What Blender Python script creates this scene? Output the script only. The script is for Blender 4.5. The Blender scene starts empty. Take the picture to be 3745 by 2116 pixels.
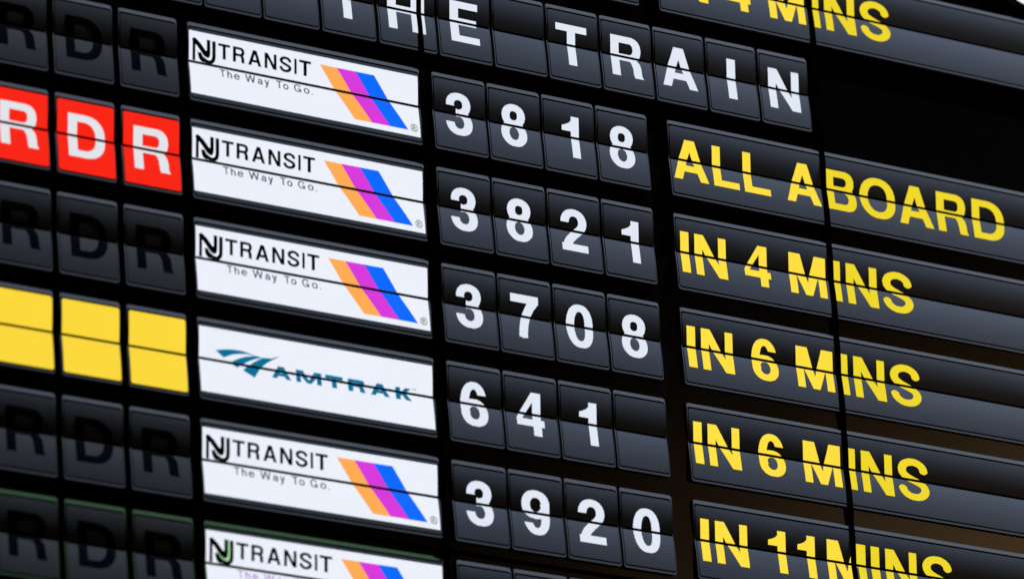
# Station departure board of split-flap tiles, seen obliquely from below through a long lens.
import bpy, math
import numpy as np
from mathutils import Matrix, Vector

sc = bpy.context.scene
P = 0.148            # metres between the rows of the board
FRONT = 0.0038       # the tiles' faces stand this far out from the board
Z0 = 5.13            # height of the board's row 0 above the station floor
def W(X, Y, out=0.0):            # board coordinates (columns right, rows down, out of the board) -> world
    return Vector((X * P, FRONT - out, Z0 - Y * P))

# ------------------------------------------------------------------ camera
cam_d = bpy.data.cameras.new('camera'); cam = bpy.data.objects.new('camera', cam_d)
sc.collection.objects.link(cam); sc.camera = cam
R = np.array([[0.852524, 0.052225, -0.520069], [0.157012, 0.923494, 0.350004], [0.498559, -0.380055, 0.779101]])
eye = (-26.382, 23.856, -42.457)
M3 = np.array([[1, 0, 0], [0, 0, 1], [0, -1, 0]])
right, down, fwd = [M3 @ R[i] for i in range(3)]
m = np.eye(4); m[:3, 0] = right; m[:3, 1] = -down; m[:3, 2] = -fwd
m[:3, 3] = W(eye[0], eye[1], FRONT - eye[2] * P)
cam.matrix_world = Matrix(m.tolist())
cam_d.sensor_width = 36.0; cam_d.sensor_fit = 'HORIZONTAL'; cam_d.lens = 200.0
cam_d.clip_start = 0.1; cam_d.clip_end = 200
cam_d.dof.use_dof = True; cam_d.dof.aperture_fstop = 3.3
foc = np.array(W(2.7, 2.4)) - m[:3, 3]
cam_d.dof.focus_distance = float(foc @ fwd)

# ------------------------------------------------------------------ light
wd = bpy.data.worlds.new('World'); sc.world = wd; wd.use_nodes = True
bg = wd.node_tree.nodes['Background']; bg.inputs[0].default_value = (0.60, 0.74, 1.0, 1); bg.inputs[1].default_value = 0.008
def area(name, loc, target, sx, sy, power, col):
    d = bpy.data.lights.new(name, 'AREA'); d.shape = 'RECTANGLE'; d.size = sx; d.size_y = sy; d.energy = power; d.color = col
    o = bpy.data.objects.new(name, d); sc.collection.objects.link(o); o.location = loc
    o.rotation_euler = (Vector(target) - Vector(loc)).to_track_quat('-Z', 'Y').to_euler()
    return o
ctr = W(1.2, 2.6)
ALPHA = math.radians(5.5)
area('added_grazing_lamp', ctr + Vector((5.0, -7.0 * math.tan(ALPHA), 7.0)), ctr, 0.1, 0.1, 5500, (0.93, 0.96, 1.0))  # added lamp, no known source: grazing light shades flaps like the display's drawn gradient
# warm hall lamp whose soft reflection warms the lower right of the glossy board
spot = np.array(W(7.0, 6.8)); v = spot - m[:3, 3]; v /= np.linalg.norm(v)
rf = v - 2 * v[1] * np.array([0, 1, 0])
area('warm_hall_lamp', Vector(spot + rf * 2.6), Vector(spot), 0.30, 0.30, 15, (1.0, 0.60, 0.28))

vs = sc.view_settings; vs.view_transform = 'Standard'; vs.look = 'None'; vs.exposure = 0; vs.gamma = 1; vs.use_curve_mapping = False
sc.cycles.use_denoising = True; sc.cycles.max_bounces = 6

# ------------------------------------------------------------------ materials
def lin(c):
    return tuple(((x / 255) / 12.92 if x / 255 <= 0.04045 else ((x / 255 + 0.055) / 1.055) ** 2.4) for x in c) + (1,)
def base(name):
    mt = bpy.data.materials.new(name); mt.use_nodes = True
    return mt, mt.node_tree, mt.node_tree.nodes['Principled BSDF']
def noise(nt, scale, detail=3, rough=0.6):
    tc = nt.nodes.new('ShaderNodeTexCoord'); n = nt.nodes.new('ShaderNodeTexNoise')
    n.inputs['Scale'].default_value = scale; n.inputs['Detail'].default_value = detail; n.inputs['Roughness'].default_value = rough
    nt.links.new(tc.outputs['Object'], n.inputs['Vector']); return n
def plastic(name, col, rough, spec=0.4, var=0.25, scale=900, bump=0.02):
    mt, nt, b = base(name)
    n = noise(nt, scale); mx = nt.nodes.new('ShaderNodeMix'); mx.data_type = 'RGBA'
    mx.inputs['A'].default_value = tuple(c * (1 - var) for c in col) + (1,)
    mx.inputs['B'].default_value = tuple(c * (1 + var) for c in col) + (1,)
    nt.links.new(n.outputs['Fac'], mx.inputs['Factor']); nt.links.new(mx.outputs['Result'], b.inputs['Base Color'])
    n2 = noise(nt, 14, 4); mr = nt.nodes.new('ShaderNodeMapRange')
    mr.inputs['To Min'].default_value = rough * 0.85; mr.inputs['To Max'].default_value = rough * 1.15
    nt.links.new(n2.outputs['Fac'], mr.inputs['Value']); nt.links.new(mr.outputs['Result'], b.inputs['Roughness'])
    b.inputs['Specular IOR Level'].default_value = spec
    return mt
def lit(name, srgb, strength=1.0, var=0.06):          # back-lit display colour
    mt, nt, b = base(name); c = lin(srgb)
    b.inputs['Base Color'].default_value = (0.002, 0.002, 0.002, 1); b.inputs['Roughness'].default_value = 0.5
    b.inputs['Specular IOR Level'].default_value = 0.0
    n = noise(nt, 7, 5, 0.6); mr = nt.nodes.new('ShaderNodeMapRange')
    mr.inputs['To Min'].default_value = strength * (1 - var); mr.inputs['To Max'].default_value = strength * (1 + var)
    nt.links.new(n.outputs['Fac'], mr.inputs['Value']); nt.links.new(mr.outputs['Result'], b.inputs['Emission Strength'])
    b.inputs['Emission Color'].default_value = c
    return mt
def polished(name, col, gloss, rough):                # black glass-like sheet: a dark base under a soft mirror
    mt, nt, b = base(name)
    nt.nodes.remove(b); out = nt.nodes['Material Output']
    d = nt.nodes.new('ShaderNodeBsdfDiffuse'); d.inputs[0].default_value = col + (1,)
    g = nt.nodes.new('ShaderNodeBsdfGlossy'); g.distribution = 'BECKMANN'; g.inputs['Color'].default_value = (gloss, gloss, gloss, 1)
    n = noise(nt, 5, 5); mr = nt.nodes.new('ShaderNodeMapRange')
    mr.inputs['To Min'].default_value = rough * 0.9; mr.inputs['To Max'].default_value = rough * 1.1
    nt.links.new(n.outputs['Fac'], mr.inputs['Value']); nt.links.new(mr.outputs['Result'], g.inputs['Roughness'])
    a = nt.nodes.new('ShaderNodeAddShader'); nt.links.new(d.outputs[0], a.inputs[0]); nt.links.new(g.outputs[0], a.inputs[1])
    nt.links.new(a.outputs[0], out.inputs['Surface'])
    return mt
MAT = dict(
    board=polished('board_black', (0.0010, 0.0010, 0.0015), 0.016, 0.35),
    bezel=plastic('bezel_black', (0.0006, 0.0006, 0.0006), 0.6, 0.0),
    housing=plastic('housing_black', (0.001, 0.001, 0.0013), 0.7, 0.0),
    dim=plastic('flap_charcoal_dimmed', (0.033, 0.038, 0.047), 0.5, 0.0, 0.22),  # darker copy of flap: the display's dimming at this view angle, put into colour
    flap=plastic('flap_charcoal', (0.0450, 0.0555, 0.077), 0.5, 0.0, 0.22),
    frame=plastic('frame_slate', (0.055, 0.064, 0.081), 0.5, 0.0, 0.22),
    green=plastic('frame_green', (0.030, 0.060, 0.034), 0.5, 0.0, 0.12),
    print=plastic('print_black', (0.002, 0.0025, 0.004), 0.5, 0.0),
    white=lit('lit_white', (236, 241, 252)),
    digit=lit('lit_digit_white', (226, 233, 246)),
    codew=lit('lit_code_white', (226, 229, 234)),
    red=lit('lit_red', (250, 38, 22)),
    ytile=lit('lit_yellow_tile', (252, 217, 60)),
    yel=lit('lit_yellow', (255, 224, 66)),
    yel2=lit('lit_lemon', (240, 216, 44)),
    orange=lit('lit_orange', (255, 172, 84)),
    magenta=lit('lit_magenta', (216, 58, 220)),
    blue=lit('lit_blue', (14, 106, 255)),
    teal=lit('lit_teal', (4, 112, 152)),
    grey=lit('lit_grey', (58, 66, 86)),
    mark=lit('lit_mark_grey', (128, 134, 132)),
    purple=lit('lit_purple', (176, 142, 214)),
    lime=lit('lit_lime', (128, 205, 110)),
    ink=plastic('ink_black', (0.001, 0.001, 0.0016), 0.5, 0.0),
)

# ------------------------------------------------------------------ lettering: every glyph is a mask on a pixel grid
def ell(X, Y, x0, x1, y0, y1, n=2.25):
    return (np.abs((X - (x0 + x1) / 2) / ((x1 - x0) / 2)) ** n + np.abs((Y - (y0 + y1) / 2) / ((y1 - y0) / 2)) ** n) <= 1
def ring(X, Y, x0, x1, y0, y1, sv, sh, n=2.25):
    return ell(X, Y, x0, x1, y0, y1, n) & ~ell(X, Y, x0 + sv, x1 - sv, y0 + sh, y1 - sh, n)
def rect(X, Y, x0, x1, y0, y1): return (X >= x0) & (X <= x1) & (Y >= y0) & (Y <= y1)
def poly(X, Y, pts):
    r = np.zeros(X.shape, bool); k = len(pts)
    for i in range(k):
        xa, ya = pts[i]; xb, yb = pts[(i + 1) % k]
        if ya == yb: continue
        r ^= ((ya > Y) != (yb > Y)) & (X < (xb - xa) * (Y - ya) / (yb - ya) + xa)
    return r
def stroke(X, Y, pts, wx, wy, caps=False):           # wx: thickness of upright runs, wy: of level runs
    k = wy / wx; r = np.zeros(X.shape, bool); n = len(pts) - 1
    for i in range(n):
        ax, ay = pts[i][0] * k, pts[i][1]; bx, by = pts[i + 1][0] * k, pts[i + 1][1]
        dx, dy = bx - ax, by - ay; L = dx * dx + dy * dy
        if L == 0: continue
        t = ((X * k - ax) * dx + (Y - ay) * dy) / L
        ok = np.ones(X.shape, bool)
        if not caps:
            if i == 0: ok &= t >= 0
            if i == n - 1: ok &= t <= 1
        t = np.clip(t, 0, 1)
        r |= ok & (np.hypot(X * k - ax - t * dx, Y - ay - t * dy) <= wy / 2)
    return r
def arc(cx, cy, rx, ry, a0, a1, n=18):
    return [(cx + rx * math.cos(math.radians(a0 + (a1 - a0) * i / n)), cy + ry * math.sin(math.radians(a0 + (a1 - a0) * i / n))) for i in range(n + 1)]
def bez(a, b, c, d, n=14):
    return [tuple((1 - t) ** 3 * a[k] + 3 * (1 - t) ** 2 * t * b[k] + 3 * (1 - t) * t * t * c[k] + t ** 3 * d[k] for k in (0, 1)) for t in [i / n for i in range(n + 1)]]
def dee(X, Y, x0, x1, y0, y1, rx):
    return (rect(X, Y, x0, x1 - rx, y0, y1)) | (ell(X, Y, x1 - 2 * rx, x1, y0, y1, 2.3) & (X >= x1 - rx))
def glyph(ch, X, Y, w, sv, sh):
    r = lambda a, b, c, d: rect(X, Y, a, b, c, d)
    if ch == 'I': return r(0, w, 0, 1)
    if ch == 'T': return r(0, w, 1 - sh, 1) | r(w / 2 - sv / 2, w / 2 + sv / 2, 0, 1)
    if ch == 'L': return r(0, sv, 0, 1) | r(0, w, 0, sh)
    if ch == 'E': return r(0, sv, 0, 1) | r(0, w, 0, sh) | r(0, w * .97, 1 - sh, 1) | r(0, w * .93, .5 - sh / 2 + .02, .5 + sh / 2 + .02)
    if ch == 'H': return r(0, sv, 0, 1) | r(w - sv, w, 0, 1) | r(0, w, .44, .44 + sh)
    if ch == 'N': return r(0, sv * .95, 0, 1) | r(w - sv * .95, w, 0, 1) | poly(X, Y, [(0, 1), (sv * 1.08, 1), (w, 0), (w - sv * 1.08, 0)])
    if ch == 'M':
        return (r(0, sv * .95, 0, 1) | r(w - sv * .95, w, 0, 1) | poly(X, Y, [(0, 1), (sv * 1.4, 1), (w / 2 + sv * .42, 0), (w / 2 - sv * .42, 0)])
                | poly(X, Y, [(w, 1), (w - sv * 1.4, 1), (w / 2 - sv * .42, 0), (w / 2 + sv * .42, 0)]))
    if ch == 'A':
        ap = sv * 1.18; a = w / 2 - ap / 2
        legs = ((X >= a * Y) & (X <= sv * 1.02 + a * Y)) | ((X <= w - a * Y) & (X >= w - sv * 1.02 - a * Y))
        bar = (Y >= .215) & (Y <= .215 + sh) & (X >= a * Y) & (X <= w - a * Y)
        return (legs | bar) & (Y >= 0) & (Y <= 1) & (X >= a * Y) & (X <= w - a * Y)
    if ch == 'B':
        u = dee(X, Y, 0, w * .94, .47, 1, .27) & ~dee(X, Y, sv, w * .94 - sv * .95, .47 + sh * .9, 1 - sh, .12)
        l = dee(X, Y, 0, w, 0, .47 + sh * .9, .31) & ~dee(X, Y, sv, w - sv, sh, .47, .15)
        return u | l
    if ch == 'D': return dee(X, Y, 0, w, 0, 1, w * .56) & ~dee(X, Y, sv, w - sv, sh, 1 - sh, max(.05, w * .56 - sv * .9))
    if ch == 'R':
        b = dee(X, Y, 0, w * .96, .41, 1, .29) & ~dee(X, Y, sv, w * .96 - sv * .95, .41 + sh, 1 - sh, max(.06, .29 - sv * .8))
        leg = poly(X, Y, [(.45 * w, .41), (.66 * w, .50), (.84 * w, .46), (.92 * w, .38), (.945 * w, .28), (.955 * w, .10), (.97 * w, .04), (w, .012), (w, 0),
                          (w - sv * 1.08, 0), (.955 * w - sv, .10), (.945 * w - sv, .27), (.90 * w - sv, .375), (.60 * w, .41)])
        return b | leg | r(0, sv, 0, 1)
    if ch == 'O': return ring(X, Y, 0, w, -.012, 1.012, sv * 1.02, sh * 1.05)
    if ch == 'S':
        cx = w / 2; rx = cx - sv / 2; ry = .25 - sh * .25
        p = arc(cx, .5 + ry + .025, rx * .96, .5 - .012 - ry - sh / 2 + .0, -4, 180)
        yt = .5 + ry + .025
        p += bez((cx - rx * .96, yt), (cx - rx * .96, yt - .26), (cx + rx, .52), (cx + rx, .285))[1:]
        p += arc(cx, .285, rx, .285 - sh / 2 + .012, 0, -184)[1:]
        return stroke(X, Y, p, sv, sh * 1.02)
    if ch == 'K': return r(0, sv, 0, 1) | poly(X, Y, [(sv, .30), (sv, .56), (w - sv * 1.25, 1), (w - .02, 1)]) | poly(X, Y, [(w * .34, .52), (w * .56, .72), (w, 0), (w - sv * 1.2, 0)])
    if ch == 'W':
        a = w * .25; z = stroke(X, Y, [(sv / 2, 1), (a, 0), (w / 2, 1)], sv, sv, True) | stroke(X, Y, [(w / 2, 1), (w - a, 0), (w - sv / 2, 1)], sv, sv, True)
        return z & (Y >= 0) & (Y <= 1)
    if ch == 'G':
        return (ring(X, Y, 0, w, -.01, 1.01, sv, sh) & ~r(w * .6, w, .46, .68)) | r(w * .52, w, .46 - sh, .46) | r(w - sv, w, 0, .46)
    if ch == '.': return r(0, w, 0, .12)
    if ch == 'n': return r(0, sv, 0, 1) | (ring(X, Y, 0, w, .1, .74, sv, sh) & (Y >= .42)) | r(w - sv, w, 0, .44)    # a lower-case h
    if ch == 'o': return ring(X, Y, 0, w, -.01, .74, sv, sh)
    if ch == 'e': return (ring(X, Y, 0, w, -.01, .74, sv, sh) & ~r(w * .55, w, .20, .32)) | r(sv * .5, w - .01, .32, .32 + sh)
    if ch == 'a': return r(w - sv * 1.1, w - sv * .1, 0, .55) | ring(X, Y, 0, w - sv * .1, -.01, .45, sv, sh) | (ring(X, Y, .03, w - sv * .1, .1, .74, sv, sh) & (Y > .5))
    if ch == 'y': return stroke(X, Y, [(sv / 2, .74), (w / 2, .02)], sv, sv) | stroke(X, Y, [(w - sv / 2, .74), (w / 2, .0), (w * .36, -.2), (w * .12, -.24)], sv, sv)
    if ch == '0': return ring(X, Y, 0, w, -.012, 1.012, sv * .98, sh, 2.35)
    if ch == '1': return r(w - sv, w, 0, 1) | poly(X, Y, [(0, .645), (0, .765), (w - sv * 1.75, .79), (w - sv * 1.25, .84), (w - sv * .92, .92), (w - sv * .78, 1), (w, 1), (w, .645)])
    if ch == '2':
        top = ring(X, Y, 0, w, .36, 1.012, sv, sh, 2.2) & (Y > .685)
        s = stroke(X, Y, bez((w - sv / 2, .70), (w - sv / 2, .47), (sv * .62, .40), (sv * .55, .0)), sv, sv * .86)
        return top | (s & (Y >= 0)) | r(0, w, 0, sh * 1.08)
    if ch == '3':
        u = ring(X, Y, w * .03, w * .95, .465, 1.012, sv * .95, sh, 2.2) & ~((X < w * .40) & (Y < .70))
        l = ring(X, Y, 0, w, -.012, .465 + sh, sv, sh, 2.2) & ~((X < w * .40) & (Y > .30))
        return u | l
    if ch == '4':
        e = w * .885
        o = poly(X, Y, [(0, .22), (0, .385), (.54 * w, 1), (e, 1), (e, .22)]) & ~poly(X, Y, [(.20 * w, .22 + sh), (e - sv * .98, .22 + sh), (e - sv * .98, .79)])
        return o | r(e - sv * .98, e, 0, 1) | r(0, w, .22, .22 + sh)
    if ch in '69':
        if ch == '9': X = w - X; Y = 1 - Y
        big = ring(X, Y, 0, w * .98, -.012, 1.012, sv, sh, 2.3) & (((X < w / 2) & (Y > .28)) | ((Y > .735) & (X >= w / 2)))
        return big | ring(X, Y, 0, w, -.012, .63, sv, sh, 2.2)
    if ch == '7': return r(0, w, 1 - sh * 1.1, 1) | (stroke(X, Y, bez((w - sv * .45, .93), (w * .62, .66), (w * .42, .36), (w * .40, 0)), sv * 1.02, sv * .9) & (Y <= 1)) | poly(X, Y, [(w, 1), (w, .84), (w - .1, .7), (w - sv * 1.2, .9)])
    if ch == '8':
        return ring(X, Y, w * .05, w * .95, .47, 1.012, sv * .95, sh * .98, 2.15) | ring(X, Y, 0, w, -.012, .47 + sh, sv, sh, 2.15)
    raise KeyError(ch)
def glyph_hw(X, Y, w, sv, sh):     # the H that lies across the joint of two displays: its right stem is wider
    return rect(X, Y, 0, sv, 0, 1) | rect(X, Y, w - sv * 1.53, w, 0, 1) | rect(X, Y, 0, w, .44, .44 + sh)

def runs(mask, xs, ys):             # mask rows -> rectangles (x0, x1, y0, y1), board rows run downwards
    out = []; dx = xs[1] - xs[0]; dy = ys[1] - ys[0]
    for j in range(mask.shape[0]):
        row = np.concatenate([[0], mask[j].astype(np.int8), [0]]); d = np.diff(row)
        for s, e in zip(np.where(d == 1)[0], np.where(d == -1)[0]):
            out.append((xs[s] - dx / 2, xs[e - 1] + dx / 2, ys[j] - dy / 2, ys[j] + dy / 2))
    return out
_gc = {}
def glyph_rects(ch, x0, x1, y0, y1, sv=.222, sh=.165, n=96):
    h = y1 - y0; w = (x1 - x0) / h
    key = (ch, round(w, 3), sv, sh, n)
    if key not in _gc:
        px = 1.0 / n; ys = np.arange(-.3 + px / 2, 1.06, px); nx = max(2, round(w / px)); xs = (np.arange(nx) + .5) * w / nx
        X, Y = np.meshgrid(xs, ys)
        mk = glyph_hw(X, Y, w, sv, sh) if ch == 'Hw' else glyph(ch, X, Y, w, sv, sh)
        _gc[key] = runs(mk, xs, ys)
    return [(x0 + a * h, x0 + b * h, y1 - d * h, y1 - c * h) for a, b, c, d in _gc[key]]
def shape_rects(fn, x0, x1, y0, y1, px):
    xs = np.arange(x0 + px / 2, x1, px); ys = np.arange(y0 + px / 2, y1, px); X, Y = np.meshgrid(xs, ys)
    return runs(fn(X, Y), xs, ys)

# ------------------------------------------------------------------ tile section (measured in rows; depth in metres)
TH = .812; UT, UB, LT, LB = .057, .389, .414, .776      # tile height; top and bottom of the upper and of the lower flap
FT, FB, FS, FR = .038, .792, .011, .006                           # inner edge of the frame: top, bottom, side
def section(y0, y1, a0, a1, start, n, pw):
    ys = [y0 + (y1 - y0) * i / n for i in range(n + 1)]; o = [start]
    for i in range(n):
        t = (i + .5) / n; o.append(o[-1] + math.tan(math.radians(a0 + (a1 - a0) * (1 - (1 - t) ** pw))) * (y1 - y0) / n * P)
    return ys, o
US = section(UT, UB, 2.0, -5.4, .0040, 40, 1.9)  # flap tilts shaped so the added lamp gives each flap its gradient
LS = section(LT, LB, 8.2, 0.4, US[1][-1], 40, 1.3)
def upper(y): return float(np.interp(y, *US))
def lower(y): return float(np.interp(y, *LS))
O_TOP, O_BOT = US[1][0], LS[1][-1]
_fy = [0, FT] + US[0][::4] + LS[0][::4] + [FB, TH]
_fo = [O_TOP - .0009, O_TOP] + US[1][::4] + LS[1][::4] + [O_BOT, O_BOT + .0001]
def frame_out(y): return float(np.interp(y, _fy, _fo)) - .0001

# ------------------------------------------------------------------ mesh helpers
_mc = {}
def mesh(key, build):
    if key not in _mc:
        v, f, *face = build(); me = bpy.data.meshes.new(str(key[0])); me.from_pydata(v, [], f); me.update(); _mc[key] = me
        if face:                                  # only these faces carry the colour, the edges of the flap are black
            me.materials.append(None); me.materials.append(MAT['housing'])
            me.polygons.foreach_set('material_index', [0 if i in face[0] else 1 for i in range(len(f))])
    return _mc[key]
def obj(name, me, mat, parent, mat_slot=True):
    o = bpy.data.objects.new(name, me); sc.collection.objects.link(o); o.parent = parent
    if not me.materials: me.materials.append(mat)
    o.material_slots[0].link = 'OBJECT'; o.material_slots[0].material = mat
    return o
def L3(w, x, y, out): return ((x - w / 2) * P, -out, (TH - y) * P)     # tile coordinates -> local to the tile's foot
def box_vf(p, q):
    (a, b, c), (d, e, f) = p, q
    v = [(a, b, c), (d, b, c), (d, e, c), (a, e, c), (a, b, f), (d, b, f), (d, e, f), (a, e, f)]
    return v, [(0, 3, 2, 1), (4, 5, 6, 7), (0, 1, 5, 4), (1, 2, 6, 5), (2, 3, 7, 6), (3, 0, 4, 7)]
def rounded(x0, x1, y0, y1, r, n=4):
    pts = []
    for cx, cy, a0 in ((x1 - r, y0 + r, -90), (x1 - r, y1 - r, 0), (x0 + r, y1 - r, 90), (x0 + r, y0 + r, 180)):
        for i in range(n + 1):
            a = math.radians(a0 + 90 * i / n); pts.append((cx + r * math.cos(a), cy + r * math.sin(a)))
    return pts
def frame_build(w):
    def b():
        def ringpts(x0, x1, y0, y1):
            p = rounded(x0, x1, y0, y1, .026); q = [.10, .15, .20, .25, .30, .35, UB, LT, .45, .5, .55, .6, .65, .7]
            return p[:5] + [(x1, y) for y in q] + p[5:15] + [(x0, y) for y in q[::-1]] + p[15:]
        o = ringpts(0, w, 0, TH); i = ringpts(FS, w - FR, FT, FB)
        n = len(o); v = []; f = []
        for (x, y) in o:
            v.append(L3(w, x, y, frame_out(y)))
        for (x, y) in i: v.append(L3(w, x, y, frame_out(y)))
        for (x, y) in o: v.append(L3(w, x, y, 0))
        for (x, y) in i: v.append(L3(w, x, y, .0005))
        for k in range(n):
            q = (k + 1) % n
            f += [(k, q, n + q, n + k), (2 * n + k, 2 * n + q, q, k), (n + k, n + q, 3 * n + q, 3 * n + k)]
        return v, f
    return b
def flap_build(w, up):
    def b():
        ys, fn, back = (np.linspace(UT, UB, 15), upper, .0006) if up else (np.linspace(LT, LB, 15), lower, .0006)
        c = .022; ys = sorted(set([round(float(y), 5) for y in ys] + ([UT + c * t for t in (.15, .4, .7, 1)] if up else [LB - c * t for t in (.15, .4, .7, 1)])))
        v = []; f = []
        for y in ys:
            d = (UT + c - y) / c if up else (y - (LB - c)) / c
            ins = c * (1 - math.sqrt(max(0, 1 - max(0, d) ** 2)))
            a, e = FS + .009 + ins, w - FR - .004 - ins
            v += [L3(w, a, y, fn(y)), L3(w, e, y, fn(y)), L3(w, e, y, back), L3(w, a, y, back)]
        n = len(ys); front = set()
        for k in range(n - 1):
            A = 4 * k; B = A + 4; front.add(len(f))
            f += [(A, B, B + 1, A + 1), (A + 1, B + 1, B + 2, A + 2), (A + 2, B + 2, B + 3, A + 3), (A + 3, B + 3, B, A)]
        f += [(0, 1, 2, 3), (4 * n - 1, 4 * n - 2, 4 * n - 3, 4 * n - 4)]
        return v, f, front
    return b
def decal_build(w, rects, up, lift, polys=()):
    lo, hi, fn = (UT, UB - .001, upper) if up else (LT + .001, LB, lower)
    def b():
        v = []; f = []
        def quad(xa, xb, xc, xd, ya, yb):
            k = len(v); v.extend([L3(w, xa, ya, fn(ya) + lift), L3(w, xb, ya, fn(ya) + lift), L3(w, xd, yb, fn(yb) + lift), L3(w, xc, yb, fn(yb) + lift)])
            f.append((k, k + 3, k + 2, k + 1))
        for (a, e, c, d) in rects:
            c, d = max(c, lo), min(d, hi)
            if d - c < 1e-5: continue
            m = max(1, math.ceil((d - c) / .03))
            for i in range(m): quad(a, e, a, e, c + (d - c) * i / m, c + (d - c) * (i + 1) / m)
        for (ya, yb, a0, e0, a1, e1) in polys:       # slanted bands: left and right edge at the top and at the bottom
            c, d = max(ya, lo), min(yb, hi); m = max(1, math.ceil((d - c) / .03))
            g = lambda p, q, y: p + (q - p) * (y - ya) / (yb - ya)
            for i in range(m):
                y0, y1 = c + (d - c) * i / m, c + (d - c) * (i + 1) / m
                quad(g(a0, a1, y0), g(e0, e1, y0), g(a0, a1, y1), g(e0, e1, y1), y0, y1)
        return v, f
    return b
def has(rects, up):
    lo, hi = (UT, UB - .001) if up else (LT + .001, LB)
    return any(min(d, hi) - max(c, lo) > 1e-5 for _, _, c, d in rects)

def tile(name, X, row, w, label, cat, group, flapmat='flap', framemat='frame'):
    t = bpy.data.objects.new(name, None); sc.collection.objects.link(t)
    t.empty_display_size = .02; t.location = W(X + w / 2, row + TH)
    t['label'] = label; t['category'] = cat; t['group'] = group
    kw = round(w, 4)
    obj('frame', mesh(('frame', kw), frame_build(w)), MAT[framemat], t)
    obj('housing', mesh(('housing', kw), lambda: box_vf(L3(w, FS + .001, FB - .002, .0), L3(w, w - FR - .001, FT + .002, .0006))), MAT['housing'], t)
    u = obj('upper_flap', mesh(('upper_flap', kw), flap_build(w, True)), MAT[flapmat], t)
    l = obj('lower_flap', mesh(('lower_flap', kw), flap_build(w, False)), MAT[flapmat], t)
    return t, u, l
def decal(name, key, w, rects, mat, u, l, lift=.00006, polys=()):
    for up, par in ((True, u), (False, l)):
        if polys or has(rects, up):
            me = mesh((name, key, round(w, 4), up), decal_build(w, rects, up, lift, polys))
            if me.polygons:
                o = obj(name, me, MAT[mat], par)
                if name in ('motto', 'trademark'): o['kind'] = 'stuff'

# ------------------------------------------------------------------ the board itself
S1, S2, SH = (-.124, -.068), (4.540, 4.606), (5.897, 5.938)     # joints between the displays
BX0, BX1, BY0, BY1 = -6.2, 9.2, -2.6, 8.2
bd = bpy.data.objects.new('departure_board', None); sc.collection.objects.link(bd); bd.location = W((BX0 + BX1) / 2, BY1)
bd['label'] = 'black departure board that carries all the flap tiles'; bd['category'] = 'departure board'
def part(name, X0, X1, Y0, Y1, o0, o1, mat):
    c = bd.location; a = W(X0, Y1, o0) - c; b = W(X1, Y0, o1) - c
    v, f = box_vf(tuple(a), tuple(b)); me = bpy.data.meshes.new(name); me.from_pydata(v, [], f); me.update()
    me.validate(); return obj(name, me, MAT[mat], bd)
xs = [BX0, (S1[0] + S1[1]) / 2, (S2[0] + S2[1]) / 2, BX1]; yj = (SH[0] + SH[1]) / 2
for i in range(3):
    for a, b in ((BY0, yj), (yj, BY1)):
        part('display_panel', xs[i] + .004, xs[i + 1] - .004, a + .004, b - .004, -.06, 0, 'board')
part('backing', BX0, BX1, BY0, BY1, -.09, -.0605, 'housing')
def joint(s, Y0, Y1):              # a strip that runs straight over the tiles lying across the joint
    prof = [(Y0, O_BOT)]
    for row in range(-2, 9):
        prof += [(row + y, frame_out(y) + .0004) for y in (0, FT, UT, .1, .15, .2, .25, .3, .35, UB, LT, .45, .5, .55, .6, .65, .7, LB, TH)]
    prof = [q for q in prof if Y0 <= q[0] < Y1] + [(Y1, O_BOT)]
    c = bd.location; v = []; f = []
    for y, o in prof: v += [tuple(W(s[0], y, o) - c), tuple(W(s[1], y, o) - c), tuple(W(s[1], y, .0002) - c), tuple(W(s[0], y, .0002) - c)]
    for k in range(len(prof) - 1):
        for e in range(4): f.append((4 * k + e, 4 * k + 4 + e, 4 * k + 4 + (e + 1) % 4, 4 * k + (e + 1) % 4))
    n = len(v); f += [(0, 1, 2, 3), (n - 1, n - 2, n - 3, n - 4)]
    me = bpy.data.meshes.new('joint_strip'); me.from_pydata(v, [], f); me.update(); obj('joint_strip', me, MAT['bezel'], bd)
for s in (S1, S2):
    joint(s, BY0, SH[0]); joint(s, SH[1], BY1)
part('joint_strip', BX0, BX1, SH[0], SH[1], .0002, .0009, 'bezel')

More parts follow.
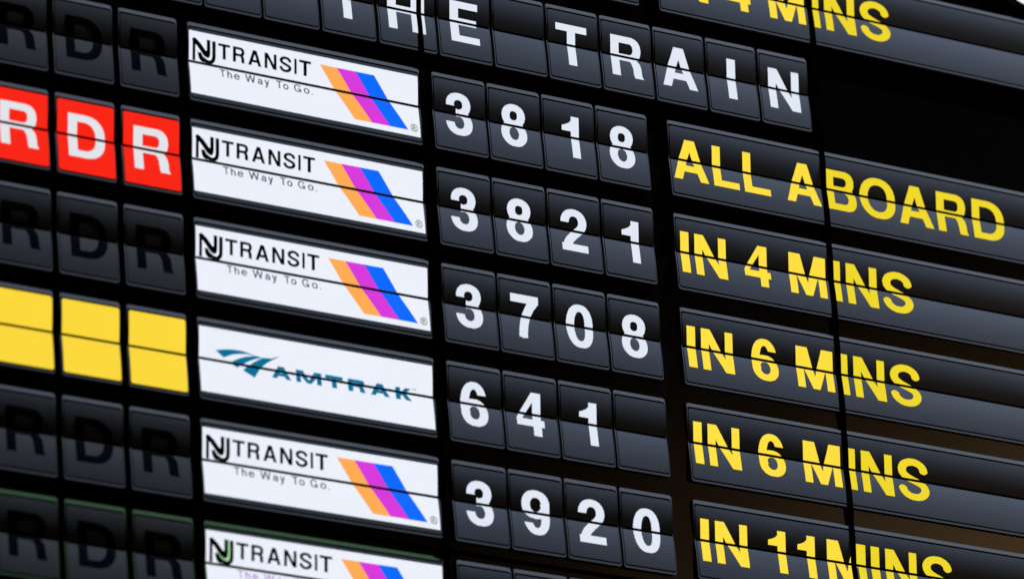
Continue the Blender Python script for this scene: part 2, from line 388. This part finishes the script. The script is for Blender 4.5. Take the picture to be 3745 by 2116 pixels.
# ------------------------------------------------------------------ boarding-code tiles (left)
CW = .617; CX = [-4.777, -4.090, -3.403]; CG = [(.118, .508), (.130, .515), (.126, .504)]
ROWS = {1: 'in the ALL ABOARD row', 2: 'in the row with red tiles', 3: 'in the row just above the yellow tiles', 4: 'in the row with yellow tiles', 5: 'in the row just below the yellow tiles', 6: 'in the row with green-edged frames'}
WORD = {'0': 'nought', '1': 'one', '2': 'two', '3': 'three', '4': 'four', '6': 'six', '7': 'seven', '8': 'eight', '9': 'nine'}
trains = {1: '3818', 2: '3821', 3: '3708', 4: '641', 5: '3920'}
beside = ['on the D tile\'s far side from the logo', 'between the two R tiles', 'between the D tile and the logo tile']
for row in range(1, 7):
    for k, ch in enumerate('RDR'):
        if row == 2:
            t, u, l = tile('code_tile', CX[k], row, CW, 'red lit tile with white letter %s, %s' % (ch, beside[k]), 'flap tile', 'red lit code tiles', 'red')
            decal('letter', ('c', ch, k), CW, glyph_rects(ch, *CG[k], .186, .619), 'codew', u, l)
        elif row == 4:
            yb = ['farthest of the three from the logo tile', 'middle one of the three', 'touching the logo tile\'s side'][k]
            tile('code_tile', CX[k], row, CW, 'blank yellow lit tile, %s' % yb.replace('touching', 'nearest').replace('nearest the', 'closest to the'), 'flap tile', 'yellow lit code tiles', 'ytile')
        else:
            bb = ['black R beyond the D', 'black D', 'black R beside the logo'][k]
            t, u, l = tile('code_tile', CX[k], row, CW, 'unlit tile with %s, %s' % (bb, ROWS[row]), 'flap tile', 'unlit code tiles', 'dim', 'green' if row == 6 else 'frame')
            decal('letter', ('c', ch, k), CW, glyph_rects(ch, *CG[k], .186, .619), 'print', u, l)

# ------------------------------------------------------------------ logo tiles
LX, LW = -2.670, 2.537
lx = lambda X: X - LX
white = [(lx(-2.656), lx(-.157), .087, .735)]
word = []
for ch, a, b in (('T', -2.344, -2.216), ('R', -2.186, -2.057), ('A', -2.022, -1.879), ('N', -1.844, -1.714), ('S', -1.682, -1.552), ('I', -1.521, -1.495), ('T', -1.468, -1.338)):
    word.append(glyph_rects(ch, lx(a), lx(b), .165, .320, .212, .165, 72))
motto = []
for ch, a, b in (('T', -2.332, -2.272), ('n', -2.252, -2.202), ('e', -2.180, -2.120), ('W', -2.058, -1.950), ('a', -1.926, -1.872), ('y', -1.852, -1.800), ('T', -1.722, -1.660),
                 ('o', -1.649, -1.592), ('G', -1.530, -1.456), ('o', -1.424, -1.364), ('.', -1.342, -1.330)):
    motto += glyph_rects(ch, lx(a), lx(b), .424, .504, .17, .14, 40)
def emblem(X, Y):
    st = lambda p, w_, cap=True: stroke(X, Y, p, w_, w_, cap)
    n = st([(lx(-2.605), .172), (lx(-2.605), .385)], .031, False) | st([(lx(-2.598), .180), (lx(-2.555), .215), (lx(-2.482), .302)], .050)
    n |= st(bez((lx(-2.490), .296), (lx(-2.472), .322), (lx(-2.449), .325), (lx(-2.449), .285)) + [(lx(-2.449), .153)], .038, False) | ell(X, Y, lx(-2.492), lx(-2.431), .262, .336, 2)
    j = st([(lx(-2.391), .157), (lx(-2.391), .315)] + bez((lx(-2.391), .315), (lx(-2.391), .37), (lx(-2.43), .385), (lx(-2.47), .372)) + [(lx(-2.52), .345), (lx(-2.548), .300)], .038, False)
    j |= poly(X, Y, [(lx(-2.565), .285), (lx(-2.532), .322), (lx(-2.505), .36), (lx(-2.49), .392), (lx(-2.53), .38), (lx(-2.553), .35)])
    return n | j
EMB = shape_rects(emblem, lx(-2.64), lx(-2.36), .14, .42, .0034)
def gapline(X, Y):
    return stroke(X, Y, [(lx(-2.421), .158), (lx(-2.421), .315)] + bez((lx(-2.421), .315), (lx(-2.425), .355), (lx(-2.46), .36), (lx(-2.50), .332)) + [(lx(-2.545), .283)], .017, .017)
GAP = shape_rects(gapline, lx(-2.56), lx(-2.40), .15, .38, .0034)
STR = [('orange', -1.243, -1.056, -.882, -.691), ('magenta', -1.056, -.850, -.691, -.494), ('blue', -.850, -.644, -.494, -.291)]
def regmark(X, Y):
    cx, cy = lx(-.224), .645
    return ring(X, Y, cx - .040, cx + .040, cy - .041, cy + .041, .010, .010, 2) | rect(X, Y, cx - .016, cx - .007, cy - .022, cy + .022) | (ring(X, Y, cx - .016, cx + .016, cy - .022, cy + .004, .008, .008, 2) & (X > cx - .01)) | stroke(X, Y, [(cx, cy), (cx + .015, cy + .022)], .009, .009)
REG = shape_rects(regmark, lx(-.27), lx(-.18), .60, .69, .004)
def spline(pts, n=6):
    out = []
    for i in range(len(pts) - 1):
        p0, p1, p2, p3 = pts[max(i - 1, 0)], pts[i], pts[i + 1], pts[min(i + 2, len(pts) - 1)]
        for k in range(n):
            t = k / n
            out.append(tuple(.5 * (2 * p1[c] + (p2[c] - p0[c]) * t + (2 * p0[c] - 5 * p1[c] + 4 * p2[c] - p3[c]) * t * t + (3 * p1[c] - p0[c] - 3 * p2[c] + p3[c]) * t ** 3) for c in (0, 1)))
    return out + [pts[-1]]
def sweep(X, Y):
    r = np.zeros(X.shape, bool)
    A1 = spline([(-2.484, .303), (-2.40, .283), (-2.32, .271), (-2.206, .268), (-2.063, .289)]) + spline([(-2.063, .289), (-2.171, .292), (-2.297, .316), (-2.397, .360)])
    A2 = spline([(-2.331, .400), (-2.272, .363), (-2.181, .322), (-2.063, .291)]) + spline([(-1.985, .297), (-2.06, .322), (-2.15, .366), (-2.229, .417), (-2.258, .440)])
    A3 = spline([(-2.200, .456), (-2.148, .408), (-2.065, .346), (-1.985, .299)]) + spline([(-1.901, .292), (-1.805, .257)]) + spline([(-1.805, .257), (-1.921, .329), (-1.986, .382), (-2.033, .440), (-2.081, .513)])
    for s in (A1, A2, A3): r |= poly(X, Y, [(lx(p), q) for p, q in s])
    return r
SWP = shape_rects(sweep, lx(-2.5), lx(-1.79), .25, .53, .0036)
rail = []
for ch, a, b in (('A', -1.895, -1.688), ('M', -1.634, -1.362), ('T', -1.320, -1.133), ('R', -1.078, -.890), ('A', -.837, -.630), ('K', -.563, -.390)):
    rail.append(glyph_rects(ch, lx(a), lx(b), .354, .478, .43, .27, 64))
TM = glyph_rects('T', lx(-.378), lx(-.362), .345, .362, .2, .2, 6) + glyph_rects('M', lx(-.358), lx(-.336), .345, .362, .2, .2, 6)
for row in range(1, 7):
    if row == 4:
        t, u, l = tile('logo_tile', LX, row, LW, 'white lit logo tile with teal lettering and a swept teal emblem', 'logo tile', 'railway logo tiles')
        decal('white_panel', 'w', LW, white, 'white', u, l)
        decal('emblem', 'swp', LW, SWP, 'teal', u, l, .00014); [decal('letter', ('rail', i), LW, q, 'teal', u, l, .00014) for i, q in enumerate(rail)]; decal('trademark', 'tm', LW, TM, 'grey', u, l, .00014)
    else:
        t, u, l = tile('logo_tile', LX, row, LW, 'white logo tile with orange, magenta, blue stripes, %s' % ROWS[row], 'logo tile', 'railway logo tiles', 'flap', 'green' if row == 6 else 'frame')
        decal('white_panel', 'w', LW, white, 'white', u, l)
        decal('emblem', 'emb', LW, EMB, 'ink', u, l, .00014); [decal('letter', ('word', i), LW, q, 'ink', u, l, .00014) for i, q in enumerate(word)]
        decal('motto', 'motto', LW, motto, 'purple' if row == 6 else 'grey', u, l, .00014)
        if row == 6: decal('emblem_gap', 'gap', LW, GAP, 'lime', u, l, .0001)
        for c, a0, e0, a1, e1 in STR: decal('stripe', c, LW, [], c, u, l, .00014, [(.170, .677, lx(a0), lx(e0), lx(a1), lx(e1))])
        decal('trademark', 'reg', LW, REG, 'mark', u, l, .00014)

# ------------------------------------------------------------------ train-number tiles
NW = .595; NX = [.006, .628, 1.251, 1.874]
DW = {'0': .302, '1': .196, '2': .296, '3': .296, '4': .308, '6': .296, '7': .312, '8': .292, '9': .308}
nth = ['first', 'second', 'third', 'fourth']
for row in (-1, 1, 2, 3, 4, 5, 6):
    s = trains.get(row, '')
    for k in range(4):
        if (row == -1 and k < 3) or (row == 6 and k == 3): continue
        ch = s[k] if k < len(s) else ''
        if ch: lab = 'dark tile with white %s, %s digit %s' % (WORD[ch], nth[k], ROWS[row])
        elif row == 4: lab = 'blank dark flap tile after the digits 641'
        elif row == 6: lab = 'dark tile cut off below the white %s of train 3920' % WORD['3920'[k]]
        else: lab = 'dark flap tile above the letters of the word TRAIN, beside a yellow IN 4 MINS'
        t, u, l = tile('number_tile', NX[k], row, NW, lab, 'flap tile', 'train number tiles')
        if ch:
            w = DW[ch]; c = NW / 2 - .006 + (.030 if ch == '1' else 0)
            decal('numeral', ch, NW, glyph_rects(ch, c - w / 2, c + w / 2, .183, .622, .212, .165), 'digit', u, l)

# ------------------------------------------------------------------ message row: THE TRAIN
msg = [(-3.121, .613, '', 0, 0, 'blank dark flap tile, third before the word THE'), (-2.479, .613, '', 0, 0, 'blank dark flap tile, second before the word THE'),
       (-1.837, .605, '', 0, 0, 'blank dark flap tile just before the word THE'),
       (-1.194, .592, 'T', .110, .468, 'dark flap tile with white letter T of the word THE'),
       (-.564, .644, 'Hw', .115, .529, 'dark flap tile with white letter H, crossed by a display joint'),
       (.111, NW, 'E', .143, .466, 'dark flap tile with white letter E'),
       (.738, NW, '', 0, 0, 'blank dark flap tile between the words THE and TRAIN'),
       (1.363, NW, 'T', .105, .463, 'dark flap tile with white letter T of the word TRAIN'),
       (1.989, NW, 'R', .118, .484, 'dark flap tile with white letter R of the word TRAIN'),
       (2.616, NW, 'A', .085, .498, 'dark flap tile with white letter A of the word TRAIN'),
       (3.243, NW, 'I', .242, .344, 'dark flap tile with white letter I'),
       (3.871, NW, 'N', .114, .484, 'dark flap tile with white letter N, last of the word TRAIN')]
for X, w, ch, a, b, lab in msg:
    t, u, l = tile('letter_tile', X, 0, w, lab, 'flap tile', 'message tiles')
    if ch: decal('letter', ('m', ch, round(a, 3)), w, glyph_rects(ch, a, b, .186, .623), 'digit', u, l)

# ------------------------------------------------------------------ status tiles (yellow words)
SX, SW = 2.716, 5.6
IN = [('I', 2.780, 2.878), ('N', 2.946, 3.315)]; MINS = [('M', 4.063, 4.503), ('I', 4.582, 4.682), ('N', 4.754, 5.126), ('S', 5.192, 5.560)]
status = {-1: IN + [('4', 3.527, 3.836)] + MINS,
          1: [('A', 2.757, 3.168), ('L', 3.230, 3.534), ('L', 3.594, 3.907), ('A', 4.105, 4.520), ('B', 4.595, 4.957), ('O', 5.008, 5.443), ('A', 5.477, 5.897), ('R', 5.957, 6.332), ('D', 6.402, 6.803)],
          2: IN + [('4', 3.527, 3.836)] + MINS, 3: IN + [('6', 3.536, 3.843)] + MINS, 4: IN + [('6', 3.536, 3.843)] + MINS,
          5: [('I', 2.784, 2.882), ('N', 2.954, 3.325), ('1', 3.568, 3.772), ('1', 3.911, 4.115), ('M', 4.258, 4.716), ('I', 4.780, 4.880), ('N', 4.953, 5.326), ('S', 5.393, 5.755)]}
slab = {-1: 'wide tile reading IN 4 MINS in yellow, above the word TRAIN', 1: 'wide dark status tile reading ALL ABOARD in yellow',
        2: 'wide tile reading IN 4 MINS in yellow, ' + ROWS[2], 3: 'wide tile reading IN 6 MINS in yellow, ' + ROWS[3],
        4: 'wide tile reading IN 6 MINS in yellow, ' + ROWS[4], 5: 'wide tile reading IN 11MINS in yellow'}
for row, text in status.items():
    t, u, l = tile('status_tile', SX, row, SW, slab[row], 'status tile', 'status tiles')
    for k, (ch, a, b) in enumerate(text):
        q = glyph_rects(ch, a - SX, b - SX, .185, .618)
        for side, mt in ((-1, 'yel'), (1, 'yel2')):
            c = (S2[0] + S2[1]) / 2 - SX
            part_ = [r_ for r_ in ((r[0], min(r[1], c), r[2], r[3]) if side < 0 else (max(r[0], c), r[1], r[2], r[3]) for r in q) if r_[1] - r_[0] > 1e-4]
            if part_: decal('letter', (row, k, side), SW, part_, mt, u, l)

# ------------------------------------------------------------------ white round symbol cut by the corner of the picture
t = bpy.data.objects.new('round_symbol', None); sc.collection.objects.link(t); t.location = W(7.40, -1.18)
t['label'] = 'white lit round symbol on the black board above the topmost status tile'; t['category'] = 'symbol'
def disc(r, y0, y1):
    def b():
        n = 48; v = [(r * P * math.cos(2 * math.pi * i / n), -o, (.40 + r * math.sin(2 * math.pi * i / n)) * P) for o in (y0, y1) for i in range(n)]
        return v, [tuple(range(n))[::-1], tuple(range(n, 2 * n))] + [(i, (i + 1) % n, n + (i + 1) % n, n + i) for i in range(n)]
    return b
obj('rim', mesh(('rim',), disc(.405, .0, .004)), MAT['housing'], t)
obj('face', mesh(('face',), disc(.400, .0041, .006)), MAT['white'], t)
